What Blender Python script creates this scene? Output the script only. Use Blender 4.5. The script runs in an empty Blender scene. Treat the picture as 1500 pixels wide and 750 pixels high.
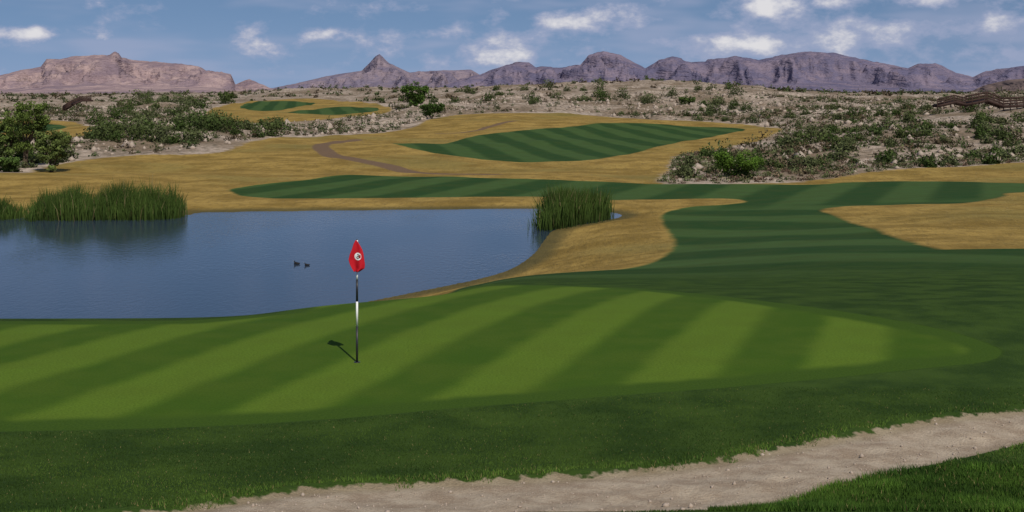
import bpy, math, numpy as np
from mathutils import Vector
rng=np.random.default_rng(7)
F=1800.0; HY=137.0; CZ=4.66; WL=-6.8
scene=bpy.context.scene
scene.view_settings.view_transform='Standard'
try: scene.view_settings.look='None'
except Exception: pass
scene.view_settings.exposure=0
# ------------------------------------------------ helpers
def smooth(a): a=np.clip(a,0,1); return a*a*(3-2*a)
def pchip(x,y,xq):
    x=np.asarray(x,float);y=np.asarray(y,float)
    h=np.diff(x);d=np.diff(y)/h;m=np.zeros(len(x))
    for i in range(1,len(x)-1):
        if d[i-1]*d[i]>0:
            w1=2*h[i]+h[i-1];w2=h[i]+2*h[i-1];m[i]=(w1+w2)/(w1/d[i-1]+w2/d[i])
    m[0]=d[0];m[-1]=d[-1]
    i=np.clip(np.searchsorted(x,xq)-1,0,len(x)-2)
    t=(xq-x[i])/h[i];t2=t*t;t3=t2*t
    return (2*t3-3*t2+1)*y[i]+(t3-2*t2+t)*h[i]*m[i]+(-2*t3+3*t2)*y[i+1]+(t3-t2)*h[i]*m[i+1]
def vnoise(x,y,seed=0):
    xi=np.floor(x).astype(np.int64);yi=np.floor(y).astype(np.int64);fx=x-xi;fy=y-yi
    def h(a,b):
        n=(a*374761393+b*668265263+seed*1442695041)&0x7fffffff
        n=((n^(n>>13))*1274126177)&0x7fffffff
        n=(n^(n>>16))&0xffff
        return n/65535.0
    fx=fx*fx*(3-2*fx);fy=fy*fy*(3-2*fy)
    return (h(xi,yi)*(1-fx)+h(xi+1,yi)*fx)*(1-fy)+(h(xi,yi+1)*(1-fx)+h(xi+1,yi+1)*fx)*fy
def fbm(x,y,o=4,seed=0):
    s=0;a=.5;t=0
    for k in range(o):
        s=s+a*vnoise(x*2**k+17.3*k,y*2**k+9.1*k,seed+k);t+=a;a*=.5
    return s/t*2-1
def ridged(x,y,o=4,seed=0):
    s=0;a=.5;t=0
    for k in range(o):
        s=s+a*(1-np.abs(vnoise(x*2**k+3.3*k,y*2**k+5.1*k,seed+k)*2-1));t+=a;a*=.5
    return s/t
# ------------------------------------------------ terrain table
Y=lambda D,py: CZ-(py-HY)/F*D
near={1:3.2,4:2.6,9:1.4,12:.55,14:.27,17:.02,20:0.0,23:0.0}
far={1500:140,3000:138.3,12000:137.6}
def col(zs,pys):
    d=dict(near);d.update(zs)
    for k,v in pys.items(): d[k]=Y(k,v)
    for k,v in far.items():
        if k not in pys: d[k]=Y(k,v)
    return d
L0=col({26:-.15,30:-1.1,34:-2.2,40:-3.6,50:-5.8,60:-6.6,75:-6.6,90:-6.6,110:-6.6,125:-6.5},
  {140:281,160:262,180:249,200:238,220:226,250:211,300:194,350:184,400:176,450:168,550:160,700:150,1000:144,1500:140})
L250=col({26:-.15,30:-1.0,34:-2.1,40:-3.6,50:-5.8,60:-6.6,75:-6.6,90:-6.6,110:-6.6,125:-6.5},
  {140:281,160:263,180:250,200:236,220:221,250:201,300:183,350:184,400:176,450:167,550:158,700:149,1000:142,1500:139})
L500=col({26:-.12,30:-.49,34:-1.5,40:-3.1,50:-5.4,60:-6.6,75:-6.6,90:-6.6,110:-6.6,125:-6.5},
  {140:280,160:261,180:246,200:232,220:222,250:210,300:197,350:186,400:176,450:167,550:157,700:147,1000:131,1500:135})
L750=col({26:-.05,30:-.3,34:-.68,90:-6.5,110:-6.5,125:-6.45},
  {40:412,50:409,60:406,75:401.5,140:280,160:262,180:248,200:236,220:225,250:211,300:191,350:175,400:166,450:157,550:140,700:127,1000:130,1500:134})
L1000=col({26:-.02,30:-.3},
  {34:424,40:412,50:402,60:390,75:368,90:345,110:315,125:297,140:280,160:262,180:250,200:238,220:228,250:214,300:194,350:180,400:168,450:152,550:132,700:121,1000:124,1500:131})
L1250=col({26:0,30:-.3},
  {34:422,40:408,50:388,60:370,75:347,90:328,110:305,125:292,140:280,160:265,180:250,200:235,220:222,250:205,300:185,350:170,400:160,450:152,550:145,700:140,1000:139,1500:137.5})
L1500=col({26:.05,30:-.25},
  {34:418,40:402,50:385,60:365,75:340,90:318,110:297,125:284,140:273,160:259,180:246,200:232,220:218,250:200,300:174,350:159,400:154,450:150,550:146,700:142,1000:139,1500:137.5})
cols=[(-700,L0),(0,L0),(250,L250),(500,L500),(750,L750),(1000,L1000),(1250,L1250),(1500,L1500),(2200,L1500)]
NL=900;lgs=np.linspace(0,math.log(12000),NL)
A=np.array([pchip([math.log(k) for k in sorted(c)],[c[k] for k in sorted(c)],lgs) for _,c in cols])
T=np.array([pchip([c[0] for c in cols],A[:,j],np.linspace(-700,2200,233)) for j in range(NL)])
K=np.exp(-np.linspace(-2,2,9)**2);K/=K.sum()
Tp=np.pad(T,((4,4),(8,8)),'edge');
Tp=sum(K[i]*Tp[i:i+NL,:] for i in range(9))
K2=np.exp(-np.linspace(-2,2,17)**2);K2/=K2.sum()
T=sum(K2[i]*Tp[:,i:i+233] for i in range(17))
def zbase(px,D):
    px=np.clip(px,-699.9,2199.9);l=np.log(np.clip(D,1.001,11990))
    a=(px+700)/2900*232;b=l/lgs[-1]*(NL-1)
    i=np.floor(a).astype(int);j=np.floor(b).astype(int);i=np.clip(i,0,231);j=np.clip(j,0,NL-2)
    fa=a-i;fb=b-j
    return (T[j,i]*(1-fa)+T[j,i+1]*fa)*(1-fb)+(T[j+1,i]*(1-fa)+T[j+1,i+1]*fa)*fb
Ds=np.exp(np.linspace(math.log(8),math.log(3000),6000))
def ground_hit(px,py):
    """world x,y of the ground seen on bearing px at dip py (survey calibration)"""
    z=zbase(np.full_like(Ds,px),Ds);yy=HY+F*(CZ-z)/Ds
    k=np.argmax(yy<=py)
    if k==0: D=Ds[0] if yy[0]<=py else 1500
    else:
        t=(yy[k-1]-py)/(yy[k-1]-yy[k]+1e-9);D=Ds[k-1]+t*(Ds[k]-Ds[k-1])
    return ((px-750)/F*D,D)
def W(px,D): return ('w',px,D)
def crom(p,n=6,closed=True):
    p=np.array(p,float);N=len(p);out=[]
    for i in range(N if closed else N-1):
        if closed: a,b,c,d=p[i-1],p[i],p[(i+1)%N],p[(i+2)%N]
        else: a,b,c,d=p[max(i-1,0)],p[i],p[i+1],p[min(i+2,N-1)]
        for k in range(n):
            t=k/n;out.append(.5*((2*b)+(c-a)*t+(2*a-5*b+4*c-d)*t*t+(3*b-a-3*c+d)*t**3))
    if not closed: out.append(p[-1])
    return np.array(out)
def world_poly(pts,n=5,closed=True,level=None):
    out=[];run=[]
    allpx=all(p[0]!='w' for p in pts)
    def hit(q):
        if level is not None:
            D=(CZ-level)*F/(q[1]-HY);return ((q[0]-750)/F*D,D)
        return ground_hit(q[0],q[1])
    if allpx: return np.array([hit(q) for q in crom(pts,n,closed)])
    def flush():
        if len(run)>=2: out.extend(hit(q) for q in crom(run,n,False))
        elif run: out.append(hit(run[0]))
        run.clear()
    for p in pts:
        if p[0]=='w': flush();out.append(((p[1]-750)/F*p[2],p[2]))
        else: run.append(p)
    flush();return np.array(out)
def sdf(poly,x,y,closed=True,pad=25.):
    x=np.asarray(x,float);y=np.asarray(y,float);res=np.full(x.shape,-pad)
    m=(x>poly[:,0].min()-pad)&(x<poly[:,0].max()+pad)&(y>poly[:,1].min()-pad)&(y<poly[:,1].max()+pad)
    X=x[m];Yy=y[m];d2=np.full(X.shape,1e12);ins=np.zeros(X.shape,bool)
    N=len(poly)
    for i in range(N if closed else N-1):
        ax,ay=poly[i];bx,by=poly[(i+1)%N];ex,ey=bx-ax,by-ay;L=ex*ex+ey*ey
        if L<1e-12: continue
        wx=X-ax;wy=Yy-ay;t=np.clip((wx*ex+wy*ey)/L,0,1)
        d2=np.minimum(d2,(wx-t*ex)**2+(wy-t*ey)**2)
        if closed and ey!=0:
            c=(ay>Yy)!=(by>Yy);ins^=c&(X<ex*(Yy-ay)/ey+ax)
    d=np.sqrt(d2)
    res[m]=np.where(ins,np.minimum(d,60),-np.minimum(d,pad)) if closed else -np.minimum(d,pad)
    return res
P_pond=world_poly([(-500,318),(0,319),(150,319),(275,315),(300,311.5),(500,308.5),(700,306.5),(800,306),(880,310),(908,314),(905,319),(870,326),(815,336),(799,350),(780,374),(744,396),(692,411),W(500,66),W(250,59),W(0,57),W(-500,56)],5,True,WL)
P_golf=world_poly([W(-650,170),(-300,246),(0,254),(60,245),(110,236),(180,229),(270,227),(330,222),(368,207),(400,200),(460,201),(520,197),(600,186),(640,172),(690,167),(800,166),(880,169),(915,175),(960,178),(1000,178),(1060,180),(1140,187),(1130,200),(1080,214),(1010,225),(985,235),(975,252),(965,268),(1000,271),(1100,269),(1200,261),(1300,252),(1500,241),(1800,236),W(2190,170),W(2190,1.2),W(6000,1.2),W(-5000,1.2),W(-690,6)],4)
P_fairA=world_poly([(333,278),(370,271),(440,264),(480,257),(530,254),(620,257),(700,262),(800,265),(950,270),(1100,270),(1200,267),(1300,263),(1420,264),(1500,268),(1800,270),W(2190,130),W(2190,8),W(3000,1.2),W(-5000,1.2),W(-690,8),W(-690,29),W(0,29.5),W(250,31),W(450,34),W(560,42),W(660,62),(702,408),(760,404),(850,400),(910,395),(950,387),(975,375),(988,360),(981,345),(969,325),(973,311),(1010,303),(1060,300),(1092,295.5),(1060,290.5),(960,292),(880,293),(800,288),(700,288),(600,289),(480,290),(400,290),(350,286)],4)
P_lobe=world_poly([(1203,308),(1250,302),(1330,300),(1400,298),(1470,288),(1500,282),(1800,275),(1800,395),(1500,386),(1440,381),(1380,367),(1320,350),(1270,332),(1225,316)],4)
P_fairB=world_poly([(573,214),(640,210),(700,198),(800,188),(900,181),(980,182),(1060,186),(1092,189),(1060,197),(1000,208),(905,228),(870,235),(800,237),(720,234),(640,225)],4)
P_tan2=world_poly([(305,162),(350,151),(450,145),(560,154),(565,166),(490,174),(420,179),(340,182),(310,174)],4)
P_tan3=world_poly([(-200,185),(-60,180),(80,178),(130,186),(135,198),(90,206),(-60,212),(-200,214)],4)
P_fairC=world_poly([(352,158),(372,150),(430,148),(462,152),(400,161)],4)
P_fairD=world_poly([(420,165),(480,158),(548,157),(545,164),(470,168)],4)
P_fairE=world_poly([(-200,190),(0,184),(85,183),(95,190),(30,196),(-200,204)],4)
P_green=world_poly([W(-300,17.1),W(-300,25.6),W(-100,25.8),W(100,25.8),W(280,25.9),(400,461),(540,436),(680,420),(800,418.5),(950,425),(1100,440),(1250,460),(1380,484),(1455,507),(1470,519),(1445,531),(1350,541),(1150,560),(900,582),(650,603),(400,619),(150,630),(0,635)],5)
P_sand=world_poly([W(-400,9.9),W(60,11.6),(280,744),(400,723),(480,713),(640,704),(800,696),(950,686),(1060,672),(1150,655),(1300,624),(1400,607),(1500,597),(1700,570),W(1900,20),W(1900,17),(1700,615),(1600,630),(1500,648),(1400,671),(1250,705),(1180,727),(1130,745),W(1000,11.4),W(600,10.2),W(0,9.6),W(-400,9.2)],4)
P_cart=world_poly([(522,203),(495,206),(475,211),(470,217),(482,225),(510,232),(560,239),(600,246),(650,252),(720,256)],4,False)
P_cart2=world_poly([(640,196),(690,191),(720,184),(760,176)],4,False)
def pxof(x,y): return 750+F*x/np.maximum(y,9.0)
def height(x,y,sg=None,sw=None):
    x=np.asarray(x,float);y=np.asarray(y,float)
    if sg is None: sg=sdf(P_golf,x,y)
    if sw is None: sw=sdf(P_pond,x,y)
    z=zbase(pxof(x,y),y)
    s2=np.maximum(sdf(P_tan2,x,y),sdf(P_tan3,x,y))
    out=smooth(-sg/14)*smooth((y-120)/60)*smooth(-s2/14)
    amp=np.interp(y,[150,250,450,700,1500,12000],[1.3,2.3,3.4,4.2,5,6])
    z=z+out*amp*(.75*fbm(x/42,y/42,4,3)+.75*(ridged(x/17,y/19,4,8)-.62))
    z=z+.8*smooth((y-115)/70)*(1-out)*fbm(x/20,y/26,3,5)*(y<900)
    z=z+.05*fbm(x/4,y/4,2,31)*(y<24)*smooth((24-y)/4)
    z=z+.25*smooth((y-60)/15)*smooth((125-y)/15)*fbm(x/9,y/9,2,51)
    w=smooth(-sw/5)
    zi=WL-np.minimum(1.5,.25*np.maximum(sw,0))
    return np.where(sw>0,zi,WL+(z-WL)*w+0.02)
def ground(x,y): return float(height(np.array([x]),np.array([y]))[0])
# ------------------------------------------------ mesh helper
def mk(name,V,Fc,mats=(),cols_=None,smooth_=False,attrs=None,midx=None):
    V=np.asarray(V,np.float32);Fc=np.asarray(Fc,np.int32);k=Fc.shape[1]
    me=bpy.data.meshes.new(name)
    me.vertices.add(len(V));me.vertices.foreach_set('co',V.ravel())
    me.loops.add(Fc.size);me.loops.foreach_set('vertex_index',Fc.ravel())
    me.polygons.add(len(Fc));me.polygons.foreach_set('loop_start',np.arange(0,Fc.size,k,dtype=np.int32))
    me.polygons.foreach_set('loop_total',np.full(len(Fc),k,np.int32))
    if smooth_: me.polygons.foreach_set('use_smooth',np.ones(len(Fc),bool))
    for m in mats: me.materials.append(m)
    if midx is not None: me.polygons.foreach_set('material_index',np.asarray(midx,np.int32))
    me.update(calc_edges=True)
    if cols_ is not None:
        a=me.attributes.new('tint','FLOAT_COLOR','POINT');c=np.ones((len(V),4),np.float32);c[:,:3]=cols_;a.data.foreach_set('color',c.ravel())
    for n,v in (attrs or {}).items():
        a=me.attributes.new(n,'FLOAT','POINT');a.data.foreach_set('value',np.asarray(v,np.float32).ravel())
    o=bpy.data.objects.new(name,me);scene.collection.objects.link(o)
    return o
class NB:
    def __init__(s,mat):
        s.nt=mat.node_tree;s.n=s.nt.nodes;s.l=s.nt.links
    def inp(s,sock,v):
        if v is None: return
        if isinstance(v,bpy.types.NodeSocket): s.l.new(v,sock)
        else:
            if isinstance(v,(tuple,list)) and len(v)==3 and sock.type=='RGBA': v=(*v,1)
            sock.default_value=v
    def m(s,op,a,b=None,c=None,clamp=False):
        n=s.n.new('ShaderNodeMath');n.operation=op;n.use_clamp=clamp
        for i,v in enumerate((a,b,c)):
            if v is not None: s.inp(n.inputs[i],v)
        return n.outputs[0]
    def vm(s,op,a,b=None):
        n=s.n.new('ShaderNodeVectorMath');n.operation=op;s.inp(n.inputs[0],a)
        if b is not None: s.inp(n.inputs[1],b)
        return n.outputs['Value'] if op in('DOT_PRODUCT','LENGTH','DISTANCE') else n.outputs[0]
    def mix(s,f,a,b,mode='MIX'):
        n=s.n.new('ShaderNodeMix');n.data_type='RGBA';n.blend_type=mode
        s.inp(n.inputs[0],f);s.inp(n.inputs[6],a);s.inp(n.inputs[7],b);return n.outputs[2]
    def noise(s,v,sc,det=3,ro=.55,out=0):
        n=s.n.new('ShaderNodeTexNoise');s.inp(n.inputs['Vector'],v);n.inputs['Scale'].default_value=sc
        n.inputs['Detail'].default_value=det;n.inputs['Roughness'].default_value=ro;return n.outputs[out]
    def voro(s,v,sc,out='Distance'):
        n=s.n.new('ShaderNodeTexVoronoi');n.voronoi_dimensions='2D';s.inp(n.inputs['Vector'],v);n.inputs['Scale'].default_value=sc;return n.outputs[out]
    def attr(s,name,out='Fac'):
        n=s.n.new('ShaderNodeAttribute');n.attribute_name=name;return n.outputs[out]
    def ss(s,x,a,b,lo=0.,hi=1.):
        n=s.n.new('ShaderNodeMapRange');n.interpolation_type='SMOOTHSTEP'
        s.inp(n.inputs[0],x);n.inputs[1].default_value=a;n.inputs[2].default_value=b;n.inputs[3].default_value=lo;n.inputs[4].default_value=hi;return n.outputs[0]
    def bump(s,h,st,d):
        n=s.n.new('ShaderNodeBump');s.inp(n.inputs['Height'],h);s.inp(n.inputs['Strength'],st);n.inputs['Distance'].default_value=d;return n.outputs[0]
    def sep(s,v):
        n=s.n.new('ShaderNodeSeparateXYZ');s.l.new(v,n.inputs[0]);return n.outputs
    def comb(s,x,y,z):
        n=s.n.new('ShaderNodeCombineXYZ');s.inp(n.inputs[0],x);s.inp(n.inputs[1],y);s.inp(n.inputs[2],z);return n.outputs[0]
def newmat(name):
    m=bpy.data.materials.new(name);m.use_nodes=True;b=NB(m);p=b.n['Principled BSDF'];p.inputs['Roughness'].default_value=.9
    p.inputs['Specular IOR Level'].default_value=.1
    return m,b,p
def pos(b): return b.n.new('ShaderNodeNewGeometry').outputs['Position']
# ------------------------------------------------ terrain mesh
rows=np.concatenate([np.exp(np.linspace(math.log(1.2),math.log(11),40,endpoint=False)),
   np.exp(np.linspace(math.log(11),math.log(130),330,endpoint=False)),
   np.exp(np.linspace(math.log(130),math.log(700),280,endpoint=False)),
   np.exp(np.linspace(math.log(700),math.log(11900),90))])
t=np.linspace(-1,1,540);u=np.where(np.abs(t)<.85,t/.85*.5,np.sign(t)*(.5+((np.abs(t)-.85)/.15)**1.6*1.1))
DD,UU=np.meshgrid(rows,u,indexing='ij');XX=UU*(DD+6)
x=XX.ravel();y=DD.ravel()
sg=sdf(P_golf,x,y);sw=sdf(P_pond,x,y)
z=height(x,y,sg,sw)
s_tan=np.maximum.reduce([sg,sdf(P_tan2,x,y),sdf(P_tan3,x,y)])
s_fair=np.maximum.reduce([np.minimum(sdf(P_fairA,x,y),-sdf(P_lobe,x,y)),sdf(P_fairB,x,y),sdf(P_fairC,x,y),sdf(P_fairD,x,y),sdf(P_fairE,x,y)])
s_green=sdf(P_green,x,y);s_sand=sdf(P_sand,x,y)
s_cart=np.maximum(sdf(P_cart,x,y,False),sdf(P_cart2,x,y,False)-.6)
def lip(x,y,s): return -.07*smooth(s/.12+.5)+.12*smooth((-s)/.8)*smooth((14.5-y)/2)*(x>0)+.05*smooth((s-.1)/.4)*fbm(x*1.6,y*1.6,3,17)
z=z+lip(x,y,s_sand)
R,C=DD.shape
idx=np.arange(R*C).reshape(R,C)
quads=np.stack([idx[:-1,:-1],idx[:-1,1:],idx[1:,1:],idx[1:,:-1]],-1).reshape(-1,4)
def ter_mat(name,kind):
    m,b,p=newmat(name)
    P=pos(b);X_,Y_,Z_=b.sep(P);P2=b.comb(X_,Y_,0.0)
    def band(nx,ny,per,ph,w=.25,wob=None):
        c=b.vm('DOT_PRODUCT',P2,(nx,ny,0))
        if wob is not None: c=b.m('ADD',c,wob)
        s=b.m('SINE',b.m('ADD',b.m('MULTIPLY',c,2*math.pi/per),ph));return b.ss(s,-w,w)
    def fairway(zone):
        wn=b.noise(P2,.35,4,.65);wob=b.m('MULTIPLY',wn,1.2)
        if zone=='near': st=band(.62,.78,13,.6,.5,wob)
        else:
            stA=band(.62,.78,13,.6,.5,wob);stM=band(.93,-.36,9.5,0,.5,wob);stB=band(.985,.17,9.5,.8,.5,wob)
            st=b.mix(b.ss(Y_,112,122),stA,stM);st=b.mix(b.ss(Y_,170,185),st,stB)
        fw=b.mix(st,(.023,.057,.015),(.052,.096,.027))
        return b.mix(b.ss(wn,.38,.68,0,.5),fw,(.046,.068,.018))
    def desert():
        n1=b.noise(P2,.035,5,.65);n2=b.noise(P2,.6,4,.75)
        ds=b.mix(b.ss(n1,.40,.60),(.26,.195,.135),(.52,.42,.335))
        ds=b.mix(b.ss(n2,.42,.66,0,.8),ds,(.165,.125,.085))
        ds=b.mix(b.ss(b.voro(P2,.42),.05,.33,.6,0),ds,(.070,.070,.035))
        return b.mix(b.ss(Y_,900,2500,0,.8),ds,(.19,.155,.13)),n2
    if kind=='near':
        n_f=b.noise(P2,26,3,.65);n_m=b.noise(P2,.9,5,.62)
        e1=b.m('MULTIPLY',b.m('SUBTRACT',b.noise(P2,5,3),.5),.35)
        a=math.radians(19.5);st_g=band(math.cos(a),-math.sin(a),2.55,5.25,.55,b.m('MULTIPLY',n_m,.4))
        cg=b.mix(st_g,(.045,.096,.009),(.104,.172,.018))
        cg=b.mix(b.ss(n_m,.3,.7,0,.4),cg,(.090,.128,.016))
        cg=b.mix(b.ss(n_f,.36,.70,0,.5),cg,(.036,.066,.007))
        sgn=b.attr('s_green');wob=b.m('ADD',sgn,b.m('MULTIPLY',b.m('SUBTRACT',n_m,.5),.5))
        cg=b.mix(b.ss(wob,.5,.85),b.mix(b.ss(n_f,.3,.7),(.033,.068,.008),(.052,.095,.012)),cg)
        sur=b.mix(b.ss(n_m,.35,.65),(.021,.046,.009),(.045,.082,.014))
        sur=b.mix(b.ss(n_f,.4,.75,0,.5),sur,(.058,.090,.018))
        fair=b.mix(b.ss(Y_,34,60),sur,fairway('near'))
        c=b.mix(b.ss(b.m('ADD',sgn,b.m('MULTIPLY',e1,.3)),-.06,.08),fair,cg)
        sn_=b.noise(P2,2.2,5,.65)
        sd=b.mix(b.ss(sn_,.35,.65),(.31,.235,.165),(.46,.375,.275))
        sd=b.mix(b.ss(n_f,.5,.75,0,.6),sd,(.20,.15,.10))
        sd=b.mix(b.ss(b.voro(P2,30),.05,.25,.5,0),sd,(.55,.47,.36))
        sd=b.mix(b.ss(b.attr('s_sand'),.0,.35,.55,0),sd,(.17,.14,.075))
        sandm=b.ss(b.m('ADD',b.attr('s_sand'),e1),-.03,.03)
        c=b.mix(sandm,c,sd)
        gm=b.m('SUBTRACT',1,b.m('MULTIPLY',b.ss(sgn,-.02,.05),.75))
        b.l.new(b.bump(b.m('MULTIPLY',n_f,gm),.7,.045),p.inputs['Normal'])
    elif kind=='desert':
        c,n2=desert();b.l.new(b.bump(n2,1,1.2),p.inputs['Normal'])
    else:
        e2=b.m('MULTIPLY',b.m('SUBTRACT',b.noise(P2,.5,3),.5),1.6)
        stv=b.comb(X_,b.m('MULTIPLY',Y_,.35),0.0)
        tn=b.mix(b.ss(b.noise(P2,.14,5,.66),.36,.64),(.210,.138,.035),(.37,.248,.070))
        sn=b.noise(stv,1.3,4,.75)
        tn=b.mix(b.ss(sn,.45,.70,0,.6),tn,(.155,.105,.032))
        tn=b.mix(b.ss(b.noise(P2,.035,3),.50,.66,0,.55),tn,(.17,.145,.045))
        if kind=='edge':
            ds,_=desert();c=b.mix(b.ss(b.m('ADD',b.attr('s_tan'),b.m('MULTIPLY',e2,2.4)),-.7,.7),ds,tn)
        else: c=tn
        c=b.mix(b.ss(b.m('ADD',b.attr('s_cart'),b.m('MULTIPLY',e2,.3)),-1.9,-1.3),c,(.16,.105,.065))
        c=b.mix(b.ss(b.m('ADD',b.attr('s_fair'),b.m('MULTIPLY',e2,.45)),-.3,.4),c,fairway('far'))
        shore=b.ss(Z_,WL+.02,WL+.22,1,0);shore=b.m('MULTIPLY',shore,b.ss(Y_,130,150,1,0))
        c=b.mix(b.m('MULTIPLY',shore,.8),c,(.07,.065,.028))
        b.l.new(b.bump(b.m('MULTIPLY',sn,b.ss(b.attr('s_fair'),-.5,.5,1,.15)),.6,.6),p.inputs['Normal'])
    b.l.new(c,p.inputs['Base Color']);p.inputs['Specular IOR Level'].default_value=.05
    return m
mats=[ter_mat('turf_and_sand','near'),ter_mat('dry_rough_and_fairway','mid'),ter_mat('desert_ground','desert'),ter_mat('rough_edge','edge')]
sq=s_tan[quads];yq=y[quads].mean(1)
mi=np.where(yq<60,0,np.where(sq.min(1)>3.2,1,np.where(sq.max(1)<-3.2,2,3)))
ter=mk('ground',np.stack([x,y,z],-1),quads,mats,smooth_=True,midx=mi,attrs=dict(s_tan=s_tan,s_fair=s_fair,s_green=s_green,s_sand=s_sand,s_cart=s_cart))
# ------------------------------------------------ water
m_w,b,p=newmat('pond_water')
p.inputs['Base Color'].default_value=(.030,.048,.078,1);p.inputs['Roughness'].default_value=.05;p.inputs['IOR'].default_value=1.33;p.inputs['Specular IOR Level'].default_value=.5
P=pos(b);xs,ys,_=b.sep(P)
v=b.comb(xs,b.m('MULTIPLY',ys,.5),0.0)
calm=b.ss(b.noise(v,.045,3),.40,.62,.35,1.0)
hw=b.m('MULTIPLY',b.noise(v,2.6,3,.65),calm)
b.l.new(b.bump(hw,.36,.11),p.inputs['Normal'])
wx0,wx1=P_pond[:,0].min()-8,P_pond[:,0].max()+5
mk('pond_water',[(wx0,52,WL),(wx1,52,WL),(wx1,126,WL),(wx0,126,WL)],[(0,1,2,3)],[m_w])
# ------------------------------------------------ foliage materials
def foliage(name,rough=.8):
    m,b,p=newmat(name);b.l.new(b.attr('tint','Color'),p.inputs['Base Color'])
    p.inputs['Roughness'].default_value=rough
    return m
m_fol=foliage('leaf_foliage');m_grs=foliage('grass_blades');m_reed=foliage('reed_leaves');m_bush=foliage('scrub_foliage')
m_bark,b,p=newmat('bark');b.l.new(b.mix(b.noise(pos(b),6,4),(.06,.045,.03),(.16,.12,.085)),p.inputs['Base Color'])
# ------------------------------------------------ grass blades near the camera
def blades(name,x,y,hgt,w,cols_,mat,lean=.5):
    n=len(x);z=height(x,y)+lip(x,y,sdf(P_sand,x,y))
    a=rng.uniform(0,2*np.pi,n);l=rng.uniform(0,lean,n)*hgt;la=rng.uniform(0,2*np.pi,n)
    dx,dy=np.cos(a)*w/2,np.sin(a)*w/2
    V=np.empty((n,3,3));V[:,0]=np.stack([x-dx,y-dy,z-.005],-1);V[:,1]=np.stack([x+dx,y+dy,z-.005],-1)
    V[:,2]=np.stack([x+np.cos(la)*l,y+np.sin(la)*l,z+hgt],-1)
    c=np.repeat(cols_[:,None,:],3,1)
    return mk(name,V.reshape(-1,3),np.arange(n*3).reshape(-1,3),[mat],c.reshape(-1,3))
n=460000;gx=rng.uniform(-8.5,10,n);gy=rng.uniform(10.3,19.5,n)
k=np.abs(gx)/gy<.5;gx,gy=gx[k],gy[k]
s1=sdf(P_sand,gx,gy);s2=sdf(P_green,gx,gy)
edge=np.exp(-(np.maximum(-s1,0)/.30)**2)
ragged=.26*fbm(gx*2.5,gy*2.5,4,4)-.02
k=(s1<ragged)&(s2<-.02)&(rng.random(len(gx))<np.interp(gy,[10,15,20],[1,.7,.25]))
gx,gy,s1,edge=gx[k],gy[k],s1[k],edge[k]
bank=(s1<0)&(gx>0)&(gy<14.8)&(gx/gy>.16)&((gy-12.9)<(gx-2.3)*.72)
tuft=np.clip(fbm(gx*1.8,gy*1.8,3,77),0,1)
hg=rng.uniform(.010,.022,len(gx))+edge*.04*rng.random(len(gx))+bank*(.03+.07*tuft)
mixn=np.clip(fbm(gx*.9,gy*.9,4,2)*1.4+.40+rng.normal(0,.10,len(gx)),0,1)[:,None]
cc=(1-mixn)*np.array([.025,.052,.009])+mixn*np.array([.062,.110,.017])
cc=np.where(bank[:,None],cc*np.array([1.2,1.35,1.1])*(.7+.9*tuft[:,None]),cc);cc=cc*(1+edge*.65)[:,None]
dry=rng.random(len(gx))<.02+.06*edge;cc[dry]=[.20,.17,.07]
blades('grass',gx,gy,hg,.012,cc,m_grs,.9)
n=4500;qx=rng.uniform(-6,9,n);qy=rng.uniform(10,19,n);k=sdf(P_sand,qx,qy)>.02;qx,qy=qx[k],qy[k]
ico=np.array([(0,0,1),(.9,0,.3),(.28,.85,.3),(-.72,.53,.3),(-.72,-.53,.3),(.28,-.85,.3),(0,0,-.6)])
fi=np.array([(0,i,i%5+1) for i in range(1,6)]+[(6,i%5+1,i) for i in range(1,6)])
m_rock,b,p=newmat('desert_rock');b.l.new(b.mix(b.noise(pos(b),1.5,3),(.26,.20,.15),(.50,.42,.35)),p.inputs['Base Color'])
def rocks(name,X,Yv,Z,s):
    n=len(X);V=ico[None]*s[:,None,None]*rng.uniform(.6,1.3,(n,7,3))+np.stack([X,Yv,Z],-1)[:,None]
    return mk(name,V.reshape(-1,3),(fi[None]+7*np.arange(n)[:,None,None]).reshape(-1,3),[m_rock])
rocks('gravel',qx,qy,height(qx,qy)+lip(qx,qy,sdf(P_sand,qx,qy)),rng.gamma(2,.0045,len(qx))+.003)
# ------------------------------------------------ scrub bushes
def scatter_bushes(name,X,Y,W_,H,cols_,nf,leaf,mat):
    n=len(X);Z=height(X,Y)
    d=rng.normal(size=(n,nf,3));d/=np.linalg.norm(d,axis=2,keepdims=True)
    r=rng.random((n,nf,1))**.4
    lob=1+.35*np.sin(d[:,:,0:1]*5+rng.uniform(0,6,(n,1,1)))*np.cos(d[:,:,1:2]*4+rng.uniform(0,6,(n,1,1)))
    c=d*r*lob;c[:,:,2]=np.abs(c[:,:,2])
    c=c*np.stack([W_/2,W_/2,H],-1)[:,None,:]
    ce=c+np.stack([X,Y,Z-.05],-1)[:,None,:]
    s=leaf*np.sqrt(W_)[:,None,None]*rng.uniform(.6,1.4,(n,nf,1))
    a=rng.normal(size=(n,nf,3));a/=np.linalg.norm(a,axis=2,keepdims=True)
    bb=np.cross(a,rng.normal(size=(n,nf,3)));bb/=np.linalg.norm(bb,axis=2,keepdims=True)+1e-9
    V=np.stack([ce-a*s,ce+a*s*.9-bb*s*.4,ce+bb*s],2)
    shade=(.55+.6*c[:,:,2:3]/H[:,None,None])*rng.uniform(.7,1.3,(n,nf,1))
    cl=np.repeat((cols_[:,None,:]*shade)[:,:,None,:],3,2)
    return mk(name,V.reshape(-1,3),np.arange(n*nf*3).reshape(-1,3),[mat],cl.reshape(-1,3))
def cand(n,d0,d1,uu=.7):
    D=np.sqrt(rng.uniform(d0*d0,d1*d1,n));u_=rng.uniform(-uu,uu,n);return u_*D,D
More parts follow.
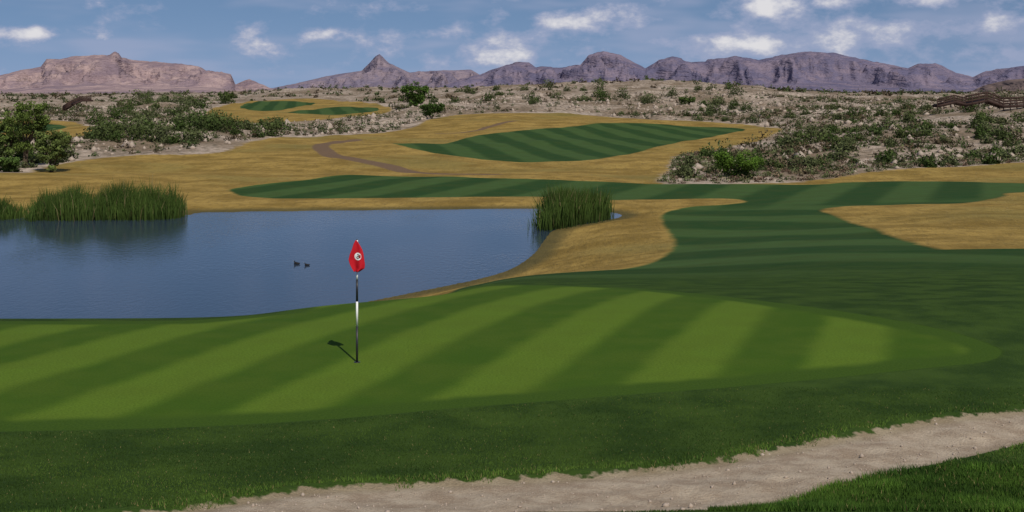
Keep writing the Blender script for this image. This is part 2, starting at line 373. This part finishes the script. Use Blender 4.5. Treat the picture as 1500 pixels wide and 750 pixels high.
def pal(n):
    base=np.array([[.070,.086,.032],[.092,.098,.044],[.048,.066,.020],[.125,.098,.056],[.085,.062,.036],[.060,.088,.028],[.075,.10,.036]])
    return base[rng.integers(0,7,n)]*rng.uniform(.7,1.3,(n,1))
def free(X,Y,mrg=1.5):
    s=np.maximum.reduce([sdf(P_golf,X,Y),sdf(P_tan2,X,Y),sdf(P_tan3,X,Y)])
    pp=pxof(X,Y);bridge=(pp>1340)&(pp<1640)&(Y>285)&(Y<352)
    return (s<-mrg)&~bridge
X,Yv=cand(29000,165,520)
pp=pxof(X,Yv);bare=np.clip((fbm(X/45,Yv/45,3,21)+.1)*2.2,0,1)
hillc=((pp>620)&(pp<1120)&(Yv>380)).astype(float)
k=free(X,Yv)&(rng.random(len(X))<np.clip((.62+.7*fbm(X/30,Yv/30,3,11))*(1-.75*bare)*(1-.6*hillc),.05,1));X,Yv=X[k],Yv[k]
W_=rng.gamma(2.2,.60,len(X))+.4;H=W_*rng.uniform(.45,.75,len(X))
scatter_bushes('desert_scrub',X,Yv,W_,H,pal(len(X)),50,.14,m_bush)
X,Yv=cand(9500,520,1600)
k=free(X,Yv)&(rng.random(len(X))<np.clip(.50+1.1*fbm(X/60,Yv/60,3,12),.06,1));X,Yv=X[k],Yv[k]
W_=rng.gamma(3,.75,len(X))+1.0;H=W_*rng.uniform(.4,.7,len(X))
scatter_bushes('distant_scrub',X,Yv,W_,H,pal(len(X))*.9,26,.30,m_bush)
bl=[]
def belt(px0,px1,py0,py1,n,w0,w1):
    for _ in range(n):
        q=ground_hit(rng.uniform(px0,px1),rng.uniform(py0,py1));bl.append((*q,rng.uniform(w0,w1)))
belt(135,330,160,212,60,2.5,6.5);belt(300,410,176,200,24,2.5,6);belt(0,110,215,240,16,2,4);belt(180,340,145,165,30,5,10)
belt(1000,1500,228,262,40,1.6,3.6);belt(1000,1120,160,200,12,2,4);belt(560,1100,133,162,44,2,7);belt(1150,1500,150,230,90,1.8,4.4);belt(-500,0,190,240,60,2.5,5)
bl=np.array(bl);k=free(bl[:,0],bl[:,1],.5);bl=bl[k]
cb=np.array([[.048,.076,.018],[.070,.094,.028],[.088,.105,.042]])[rng.integers(0,3,len(bl))]
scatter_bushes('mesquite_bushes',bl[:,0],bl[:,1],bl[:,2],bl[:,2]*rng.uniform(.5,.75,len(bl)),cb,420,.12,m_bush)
X,Yv=cand(9000,150,230,.6);k=free(X,Yv,.4)&(X>15)&(rng.random(len(X))<.7);X,Yv=X[k],Yv[k]
s=sdf(P_golf,X,Yv);k=(s>-16);X,Yv=X[k],Yv[k]
W_=rng.uniform(.6,1.8,len(X));scatter_bushes('bank_brush',X,Yv,W_,W_*.5,pal(len(X))*np.array([1.7,1.5,1.8]),50,.11,m_bush)
X,Yv=cand(9000,170,520);k=free(X,Yv,1)&(rng.random(len(X))<.3+.7*np.clip((fbm(X/45,Yv/45,3,21)+.15)*2.2,0,1));X,Yv=X[k],Yv[k]
rocks('desert_rocks',X,Yv,height(X,Yv),rng.gamma(2,.18,len(X))+.15)
# ------------------------------------------------ trees
def tube(p0,p1,r0,r1,n=7):
    p0=np.array(p0,float);p1=np.array(p1,float);d=p1-p0;d/=np.linalg.norm(d)
    a=np.cross(d,(0.3,.9,.1));a/=np.linalg.norm(a);c=np.cross(d,a)
    th=np.linspace(0,2*np.pi,n,endpoint=False)
    ring=np.cos(th)[:,None]*a+np.sin(th)[:,None]*c
    V=np.concatenate([p0+ring*r0,p1+ring*r1]);Fq=[]
    for i in range(n):
        j=(i+1)%n;Fq+= [(i,j,n+j),(i,n+j,n+i)]
    return V,np.array(Fq)
def tree(name,x,y,h,w,colr,leaves=5200,clumps=30,low=.05,leaf=.17):
    z=ground(x,y)-.1;base=np.array([x,y,z]);Vs=[];Fs=[];off=0
    def add(V,Fq):
        nonlocal off
        Vs.append(V);Fs.append(Fq+off);off+=len(V)
    nst=rng.integers(2,4);ends=[]
    for s_ in range(nst):
        a=rng.uniform(0,6.28);p=base+np.array([np.cos(a),np.sin(a),0])*.15;q=p+np.array([np.cos(a)*w*.1,np.sin(a)*w*.1,h*.3])
        add(*tube(p,q,.022*h,.016*h))
        for k_ in range(4):
            a2=a+rng.uniform(-1.4,1.4);q2=q+np.array([np.cos(a2)*w*.2,np.sin(a2)*w*.2,h*rng.uniform(.12,.3)])
            add(*tube(q,q2,.013*h,.007*h,5));ends.append(q2)
            for k3 in range(2):
                a3=a2+rng.uniform(-1,1);q3=q2+np.array([np.cos(a3)*w*.15,np.sin(a3)*w*.15,h*rng.uniform(.05,.3)])
                add(*tube(q2,q3,.007*h,.003*h,4));ends.append(q3)
    nb=sum(len(f) for f in Fs);nbv=off
    ends=np.array(ends)
    ex=rng.normal(size=(clumps,3));ex/=np.linalg.norm(ex,axis=1,keepdims=True)
    ex=base+np.array([0,0,h*(.5+low*.5)])+ex*np.array([w*.42,w*.42,h*(.46-low*.4)])*rng.uniform(.45,1,(clumps,1))
    cen=np.concatenate([ends,ex]);rad=rng.uniform(.08,.16,len(cen))*w
    ci=rng.integers(0,len(cen),leaves)
    d=rng.normal(size=(leaves,3));d/=np.linalg.norm(d,axis=1,keepdims=True)
    c=cen[ci]+d*(rad[ci]*rng.random(leaves)**.4)[:,None]*np.array([1,1,.75])
    c[:,2]=np.maximum(c[:,2],z+.15)
    s=(leaf*rng.uniform(.6,1.4,leaves))[:,None]
    a=rng.normal(size=(leaves,3));a/=np.linalg.norm(a,axis=1,keepdims=True)
    bb=np.cross(a,rng.normal(size=(leaves,3)));bb/=np.linalg.norm(bb,axis=1,keepdims=True)
    V=np.stack([c-a*s,c+a*s*.8-bb*s*.5,c+bb*s],1).reshape(-1,3)
    add(V,np.arange(leaves*3).reshape(-1,3))
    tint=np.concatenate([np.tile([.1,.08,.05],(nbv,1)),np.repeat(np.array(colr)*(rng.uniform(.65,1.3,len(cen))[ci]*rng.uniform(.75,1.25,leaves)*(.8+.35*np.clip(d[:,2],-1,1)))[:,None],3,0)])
    Fa=np.concatenate(Fs);mi=np.concatenate([np.zeros(nb,int),np.ones(leaves,int)])
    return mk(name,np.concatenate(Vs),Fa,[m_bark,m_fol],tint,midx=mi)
def at(px,D): return ((px-750)/F*D,D)
for px,D,h,w,c in [(36,190,11.2,7.2,(.105,.150,.032)),(74,180,6.8,5.2,(.125,.165,.045)),(6,197,7.5,5.4,(.09,.13,.032)),(-35,195,8,7,(.10,.14,.035))]:
    x_,y_=at(px,D);tree('palo_verde_tree',x_,y_,h,w,c,6500)
x_,y_=at(605,480);tree('mesquite_tree',x_,y_,10,12,(.080,.145,.025),3600,leaf=.36)
x_,y_=at(632,380);tree('mesquite_tree',x_,y_,5.6,7.5,(.055,.10,.020),2600,leaf=.28,low=0)
x_,y_=at(1083,162.5);tree('creosote_bush',x_,y_,3.7,6.2,(.085,.155,.020),5000,low=-.1,leaf=.13)
x_,y_=at(1006,450);tree('mesquite_tree',x_,y_,3.6,6,(.08,.12,.03),1800,leaf=.25,low=0)
x_,y_=at(12,176);tree('creosote_bush',x_,y_,2.4,3.8,(.075,.125,.028),2400,low=-.1)
x_,y_=at(330,640);tree('mesquite_tree',x_,y_,6,8,(.06,.09,.022),2000,leaf=.35,low=0)
# ------------------------------------------------ reeds
def reeds(name,pts,n,hm,spread):
    pts=np.array(pts,float);seg=rng.random(n)*(len(pts)-1);i=seg.astype(int);f=(seg-i)[:,None]
    c=pts[i]*(1-f)+pts[np.minimum(i+1,len(pts)-1)]*f
    c+=rng.normal(0,1,(n,2))*np.array(spread)
    zb=np.maximum(height(c[:,0],c[:,1]),WL-.4)
    tfr=seg/(len(pts)-1)
    prof=np.clip(np.minimum(tfr,1-tfr)*7+.45,0,1)
    h=hm*prof*rng.uniform(.55,1.0,n)*(1+.6*fbm(c[:,0]/1.5,c[:,1]/1.5,3,6))+(WL-zb).clip(0)
    w=rng.uniform(.035,.07,n);a=rng.uniform(0,6.28,n);la=rng.uniform(0,6.28,n);l=rng.uniform(.02,.36,n)*h
    dx,dy=np.cos(a)*w/2,np.sin(a)*w/2;X0,Y0=c[:,0],c[:,1]
    mx,my=X0+np.cos(la)*l*.35,Y0+np.sin(la)*l*.35
    V=np.stack([np.stack([X0-dx,Y0-dy,zb],-1),np.stack([X0+dx,Y0+dy,zb],-1),np.stack([mx+dx,my+dy,zb+h*.6],-1),np.stack([mx-dx,my-dy,zb+h*.6],-1),
      np.stack([X0+np.cos(la)*l,Y0+np.sin(la)*l,zb+h*rng.uniform(.9,1,n)],-1)],1)
    base=np.arange(n)[:,None]*5
    tr=np.concatenate([base+np.array([[0,1,2]]),base+np.array([[0,2,3]]),base+np.array([[3,2,4]])])
    clump=np.clip(.5+.9*fbm(c[:,0]/.9,c[:,1]/.9,2,44),0,1)[:,None]
    mixv=(rng.random((n,1))*.5+clump*.5);cl=(1-mixv)*np.array([.026,.052,.010])+mixv*np.array([.070,.112,.022])
    dead=rng.random(n)<.05;cl[dead]=[.18,.15,.07]
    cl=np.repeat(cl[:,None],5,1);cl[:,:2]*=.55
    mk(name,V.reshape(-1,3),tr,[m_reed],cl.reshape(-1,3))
lvl=lambda px,py:((px-750)/F*((CZ-WL)*F/(py-HY)),(CZ-WL)*F/(py-HY))
reeds('cattail_reeds',[lvl(50,320),lvl(120,319.5),lvl(200,319.5),lvl(260,318)],9000,3.0,(.35,1.1))
reeds('cattail_reeds',[lvl(-160,320),lvl(-60,320),lvl(22,320)],5000,2.2,(.4,.9))
reeds('cattail_reeds',[lvl(797,334),lvl(830,327),lvl(862,321),lvl(880,318)],7500,3.2,(.45,1.3))
# ------------------------------------------------ flagstick
def simple(name,c,rough=.5,spec=.4):
    m,b,p=newmat(name);n=b.noise(pos(b),25,2);b.l.new(b.mix(b.ss(n,.3,.7,0,.12),c,tuple(v*.6 for v in c)),p.inputs['Base Color'])
    p.inputs['Roughness'].default_value=rough;p.inputs['Specular IOR Level'].default_value=spec;return m
m_wh=simple('white_paint',(.8,.8,.78),.4);m_bk=simple('black_paint',(.02,.02,.022),.4);m_rd=simple('red_nylon',(.50,.010,.020),.7,.2);m_dg=simple('logo_green',(.02,.05,.03),.7)
fx,fy=(523-750)/F*21.3,21.3;fz=ground(fx,fy)
emp=bpy.data.objects.new('golf_flagstick',None);scene.collection.objects.link(emp);emp.location=(fx,fy,fz)
pm=21.3/F
def cyl(name,z0,z1,r0,r1,mat,par,xo=0,yo=0,n=20):
    th=np.linspace(0,2*np.pi,n,endpoint=False);c=np.stack([np.cos(th),np.sin(th)],-1)
    V=np.concatenate([np.c_[c*r0+[xo,yo],np.full(n,z0)],np.c_[c*r1+[xo,yo],np.full(n,z1)],[[xo,yo,z0],[xo,yo,z1]]])
    Fq=[]
    for i in range(n):
        j=(i+1)%n;Fq+=[(i,j,n+j),(i,n+j,n+i),(2*n,j,i),(2*n+1,n+i,n+j)]
    o=mk(name,V,Fq,[mat]);o.parent=par;return o
zz=lambda py:(531-py)*pm
segs=[(531,478,m_bk),(478,442,m_wh),(442,410,m_bk),(410,398,m_wh),(398,352,m_wh)]
for i,(a,b_,m) in enumerate(segs): cyl(f'pole_{i+1}',zz(a)-(.12 if i==0 else 0),zz(b_),.0195 if i<3 else .017,.0195 if i<3 else .017,m,emp)
cyl('ferrule',zz(352),zz(350.5),.017,.006,m_bk,emp)
cyl('hole_cup',-.1,.006,.056,.056,m_bk,emp)
py_=[352,358,365,372,380,387,393,398];lf=[-2,-5,-7,-10,-12,-10,-7,-4];rt=[0,4,8,10,11,12,11.5,4]
def flagpt(s,t,off=0):
    py=352+46*t;l=np.interp(py,py_,lf)*pm;r=np.interp(py,py_,rt)*pm
    xx=l+(r-l)*s;yy=-.034-.030*np.sin(s*8.5+t*2.6)*t-.03*t*s-off
    return np.stack([xx,yy,zz(py)+0*s],-1)
ns,nt_=24,40;S,Tt=np.meshgrid(np.linspace(0,1,ns),np.linspace(0,1,nt_));V=flagpt(S,Tt).reshape(-1,3)
ii=np.arange(ns*nt_).reshape(nt_,ns);Q=np.stack([ii[:-1,:-1],ii[:-1,1:],ii[1:,1:],ii[1:,:-1]],-1).reshape(-1,4)
fl=mk('flag',V,Q,[m_rd],smooth_=True);fl.parent=emp;sm=fl.modifiers.new('s','SOLIDIFY');sm.thickness=.002
def disc(name,rad,inner,off,mat):
    th=np.linspace(0,2*np.pi,33)[:-1];V=[]
    for r in (inner,rad):
        X0=.02+r*np.cos(th);Zp=375.5+r*np.sin(th)/pm*1.05
        t_=(Zp-352)/46;l=np.interp(Zp,py_,lf)*pm;rr=np.interp(Zp,py_,rt)*pm
        V.append(flagpt((X0-l)/(rr-l),t_,off))
    V=np.concatenate(V);n=32;o=mk(name,V,[(i,(i+1)%n,n+(i+1)%n,n+i) for i in range(n)],[mat]);o.parent=emp
disc('logo_disc',.062,.001,.005,m_wh);disc('logo_ring',.036,.024,.008,m_dg);disc('logo_mark',.012,.001,.008,m_dg)
# ------------------------------------------------ ducks
m_dk=simple('dark_feathers',(.018,.017,.018),.7,.2);m_bill=simple('bill',(.5,.45,.35),.5)
def duck(px,py,facing,s=1.):
    x_,y_=lvl(px,py);e=bpy.data.objects.new('duck',None);scene.collection.objects.link(e);e.location=(x_,y_,WL);e.rotation_euler=(0,0,facing);e.scale=(s,s,s)
    pts=[(-.24,0,.09,.02),(-.17,0,.06,.06),(-.05,0,.05,.10),(.08,0,.05,.095),(.15,0,.09,.06),(.18,0,.16,.035),(.20,0,.22,.036),(.23,0,.235,.038)]
    me=bpy.data.meshes.new('body');me.from_pydata([q[:3] for q in pts],[(i,i+1) for i in range(len(pts)-1)],[])
    o=bpy.data.objects.new('body',me);scene.collection.objects.link(o);o.parent=e;me.materials.append(m_dk)
    o.modifiers.new('k','SKIN')
    for i,q in enumerate(pts): me.skin_vertices[0].data[i].radius=(q[3],q[3])
    me.skin_vertices[0].data[3].use_root=True
    o.modifiers.new('ss','SUBSURF').levels=2;o.modifiers['ss'].render_levels=2
    V=[(.25,-.014,.22),(.25,.014,.22),(.25,.012,.245),(.25,-.012,.245),(.31,0,.222)]
    bl_=bpy.data.meshes.new('bill');bl_.from_pydata(V,[],[(0,1,2,3),(0,4,1),(1,4,2),(2,4,3),(3,4,0)]);bl_.materials.append(m_bill)
    o=bpy.data.objects.new('bill',bl_);scene.collection.objects.link(o);o.parent=e
duck(435,387,math.pi*.95,.95);duck(450,389,math.pi*1.05,.8)
# ------------------------------------------------ bridges / rails
m_rust=simple('weathered_steel',(.050,.028,.022),.8,.2)
def bx(name,c,d,mat,par,rz=0,ry=0):
    V=np.array([(sx,sy,sz) for sx in(-.5,.5) for sy in(-.5,.5) for sz in(-.5,.5)])*np.array(d)
    o=mk(name,V,[(0,1,3,2),(4,6,7,5),(0,4,5,1),(2,3,7,6),(0,2,6,4),(1,5,7,3)],[mat]);o.parent=par;o.location=c;o.rotation_euler=(0,ry,rz);return o
def rail(name,pts,h=1.5,mat=m_rust,deck=True,th=.2):
    e=bpy.data.objects.new(name,None);scene.collection.objects.link(e);e.location=pts[0]
    p0=np.array(pts[0]);k_=0
    for a,c in zip(pts[:-1],pts[1:]):
        a=np.array(a)-p0;c=np.array(c)-p0;d=c-a;L=np.hypot(d[0],d[1]);rz=math.atan2(d[1],d[0]);ry=-math.atan2(d[2],L);LL=np.linalg.norm(d)
        mid=(a+c)/2;k_+=1
        for j,zo in enumerate((h,h*.66,h*.34)): bx(f'rail_{k_}_{j}',mid+[0,0,zo],(LL,.12,th),mat,e,rz,ry)
        if deck: bx(f'deck_{k_}',mid+[0,1.3,-.1],(LL,2.6,.7),mat,e,rz,ry)
        for j in range(int(L/2.2)+1):
            q=a+d*min(1,j*2.2/L);bx(f'post_{k_}_{j}',q+[0,0,h*.5-.6],(.22,.16,h+1.3),mat,e,rz)
def pt(px,py,D): return ((px-750)/F*D,D,CZ-(py-HY)/F*D)
rail('bridge_railing',[pt(1373,155,330),pt(1398,149,332),pt(1414,153,334)],1.7,th=.4)
rail('bridge_railing',[pt(1414,153,338),pt(1446,147,340),pt(1470,156,342),pt(1520,153,345),pt(1620,150,350)],2.2,th=.5)
rail('cart_bridge',[pt(92,161,480),pt(104,153,480),pt(118,147,482),pt(134,147,484)],1.4,th=.4)
rail('ranch_fence',[pt(296,160,600),pt(336,159,600)],1.2,deck=False)
# ------------------------------------------------ mountains
def mrange(name,prof,Dc,D0,D1,mat,seed,gw=260,jag=10,nr=90,step=1.6,gamp=.34,cliff=.5):
    prof=np.array(prof,float);px=np.arange(prof[0,0],prof[-1,0],step);H=(HY-np.interp(px,prof[:,0],prof[:,1]))/F*Dc
    tt=np.concatenate([np.linspace(0,1,nr),1+np.linspace(0,1,18)[1:]])
    D=np.where(tt<=1,D0+(Dc-D0)*tt,Dc+(D1-Dc)*(tt-1))
    TT,PX=np.meshgrid(tt,px,indexing='ij');DDm=np.repeat(D[:,None],len(px),1);HH=np.repeat(H[None],len(tt),0)
    X=(PX-750)/F*DDm
    wx=X+gw*.5*fbm(X/gw/1.5,DDm/gw/1.5,3,seed+40)
    r=ridged(wx/gw,DDm/(gw*2.6),5,seed)
    r2=ridged(wx/(gw*.35),DDm/(gw*1.2),3,seed+9)
    f=np.where(TT<=1,cliff*TT**1.15+(1-cliff)*smooth((TT-.60+.9*(r-.62))/.30),1-(TT-1))
    f=np.where((TT>.93)&(TT<=1),np.maximum(f,1-(1-TT)*5),f)
    g=1-(gamp*(1.15-r*1.3)+.16*(1-r2))*np.clip(4*TT,0,1)*np.where(TT<1,1-.85*TT**4,1)
    Z=HH*f*g+jag*(fbm(X/70,DDm/70,4,seed+3))*np.clip(f,0,1)
    V=np.stack([X,DDm,Z+2],-1).reshape(-1,3)
    R_,C_=TT.shape;ii=np.arange(R_*C_).reshape(R_,C_);Q=np.stack([ii[:-1,:-1],ii[:-1,1:],ii[1:,1:],ii[1:,:-1]],-1).reshape(-1,4)
    return mk(name,V,Q,[mat])
def mmat(name,c1,c2,c3):
    m,b,p=newmat(name);P=pos(b);X_,Y_,Z_=b.sep(P)
    n=b.noise(P,.007,5,.7);c=b.mix(b.ss(n,.40,.60),c1,c2)
    st_=b.noise(b.comb(b.m('MULTIPLY',X_,.006),b.m('MULTIPLY',Y_,.003),b.m('MULTIPLY',Z_,.022)),1,4,.75)
    c=b.mix(b.ss(st_,.45,.60,0,.7),c,c3)
    b.l.new(c,p.inputs['Base Color']);p.inputs['Specular IOR Level'].default_value=0
    b.l.new(b.bump(st_,.9,50),p.inputs['Normal']);return m
mL=mmat('hazed_rock_left',(.27,.195,.205),(.39,.285,.27),(.19,.145,.175))  # pinkish rock with a little mauve distance haze mixed into its colours
mC=mmat('hazed_rock_mid',(.20,.165,.205),(.27,.215,.24),(.155,.14,.20))  # aerial haze painted in as a violet tint of the rock
mR=mmat('hazed_rock_right',(.160,.138,.195),(.220,.178,.225),(.115,.110,.180))  # rock albedo pushed to blue-purple to stand in for aerial haze
mN=mmat('rock_near',(.15,.11,.10),(.21,.155,.13),(.10,.078,.08))
mrange('mountain_range',[(-900,120),(-500,100),(-300,108),(-100,100),(0,109),(30,101),(60,97),(68,86),(100,83),(120,79),(160,77),(168,72),(174,74),(178,81),(200,86),(230,89),(260,91),(300,98),(325,104),(338,108),(345,124),(365,115),(385,122),(400,130),(450,137)],6500,4600,7600,mL,1)
mrange('mountain_range',[(340,136),(400,128),(450,117),(480,110),(510,105),(530,102),(540,92),(550,80),(556,77),(562,82),(570,90),(585,98),(600,105),(620,101),(660,101),(690,100),(705,108),(760,118),(820,136)],7800,5600,8800,mC,2,gamp=.25,jag=6)
mrange('mountain_range',[(600,136),(660,120),(690,111),(712,105),(740,92),(755,88),(775,90),(785,97),(810,93),(850,90),(862,76),(885,72),(905,77),(925,88),(945,99),(965,86),(985,80),(1010,86),(1040,84),(1075,80),(1110,86),(1145,78),(1180,73),(1220,76),(1260,84),(1300,92),(1330,98),(1345,92),(1370,90),(1400,105),(1425,112),(1440,105),(1470,98),(1500,91),(1600,80),(1800,95),(2400,120)],7000,5000,8200,mR,3)
mrange('rocky_hill',[(1395,137),(1425,131),(1450,120),(1475,114),(1500,112),(1560,104),(1700,118),(1900,136)],2600,1900,3200,mN,5,gw=120,jag=4)
# ------------------------------------------------ world
az=math.atan2(.36,-.93);el=math.radians(46.8)
Sv=Vector((math.sin(az)*math.cos(el),math.cos(az)*math.cos(el),math.sin(el)))
w=bpy.data.worlds.new('World');scene.world=w;w.use_nodes=True
b=NB(w);bg=b.n['Background'];tc=b.n.new('ShaderNodeTexCoord').outputs['Generated']
sky=b.n.new('ShaderNodeTexSky');sky.sky_type='NISHITA';sky.sun_disc=False;sky.sun_elevation=el;sky.sun_rotation=az
sky.air_density=1.0;sky.dust_density=.2;sky.ozone_density=3.0
dx,dy,dz=b.sep(tc)
lift=b.vm('NORMALIZE',b.vm('ADD',tc,(0,0,.22)));b.l.new(lift,sky.inputs[0])
azm=b.m('ARCTAN2',dx,dy);elv=b.m('ARCSINE',dz);ae=b.comb(azm,elv,0.0)
cn=b.noise(b.comb(dx,dy,b.m('MULTIPLY',dz,1.8)),26,6,.60)
cn2=b.noise(b.comb(dx,dy,b.m('MULTIPLY',dz,5)),6,3,.6)
puffs=[(862,28,115,38,.30),(722,82,80,38,.29),(738,55,55,18,.22),(1290,50,120,32,.29),(1435,46,85,30,.29),(1130,14,60,30,.28),(375,72,95,26,.22),(500,53,105,20,.19),(645,50,70,20,.22),(30,55,110,22,.26),(1100,68,190,26,.26),(1320,6,260,20,.22)]
tot=None
for px,py,sx,sy,a in puffs:
    d=b.vm('LENGTH',b.vm('MULTIPLY',b.vm('SUBTRACT',ae,(math.atan((px-750)/F),(HY-py)/F,0)),(F/sx,F/sy,0)))
    g=b.ss(d,0,1,a,0);tot=g if tot is None else b.m('ADD',tot,g)
dens=b.m('ADD',cn,tot)
rb=b.m('MULTIPLY',b.ss(azm,-.25,.25),b.ss(elv,.10,.02,0,.12))
thick=b.ss(dens,.63,.77);thin=b.m('MAXIMUM',b.ss(b.m('ADD',dens,rb),.52,.74,0,.65),b.ss(b.m('ADD',cn2,rb),.48,.72,0,.5))
base=b.mix(b.ss(elv,0.,.07,.42,0),sky.outputs[0],(3.5,4.3,6.4))
c=b.mix(thin,base,(4.5,4.9,6.8))
c=b.mix(thick,c,b.mix(b.ss(dens,.70,.88),(5.6,5.9,7.2),(8.8,8.7,9.0)))
b.l.new(c,bg.inputs[0]);bg.inputs[1].default_value=.082
sl=bpy.data.lights.new('sun','SUN');sl.energy=3.6;sl.angle=math.radians(.53);sl.color=(1,.93,.82)
so=bpy.data.objects.new('sun',sl);scene.collection.objects.link(so);so.rotation_euler=Sv.to_track_quat('Z','Y').to_euler()
# ------------------------------------------------ camera
cam=bpy.data.cameras.new('camera');cam.sensor_width=36;cam.lens=36*F/1500;cam.shift_y=-(375-HY)/1500;cam.clip_start=.1;cam.clip_end=30000
co=bpy.data.objects.new('camera',cam);scene.collection.objects.link(co);co.location=(0,0,CZ);co.rotation_euler=(math.pi/2,0,0);scene.camera=co
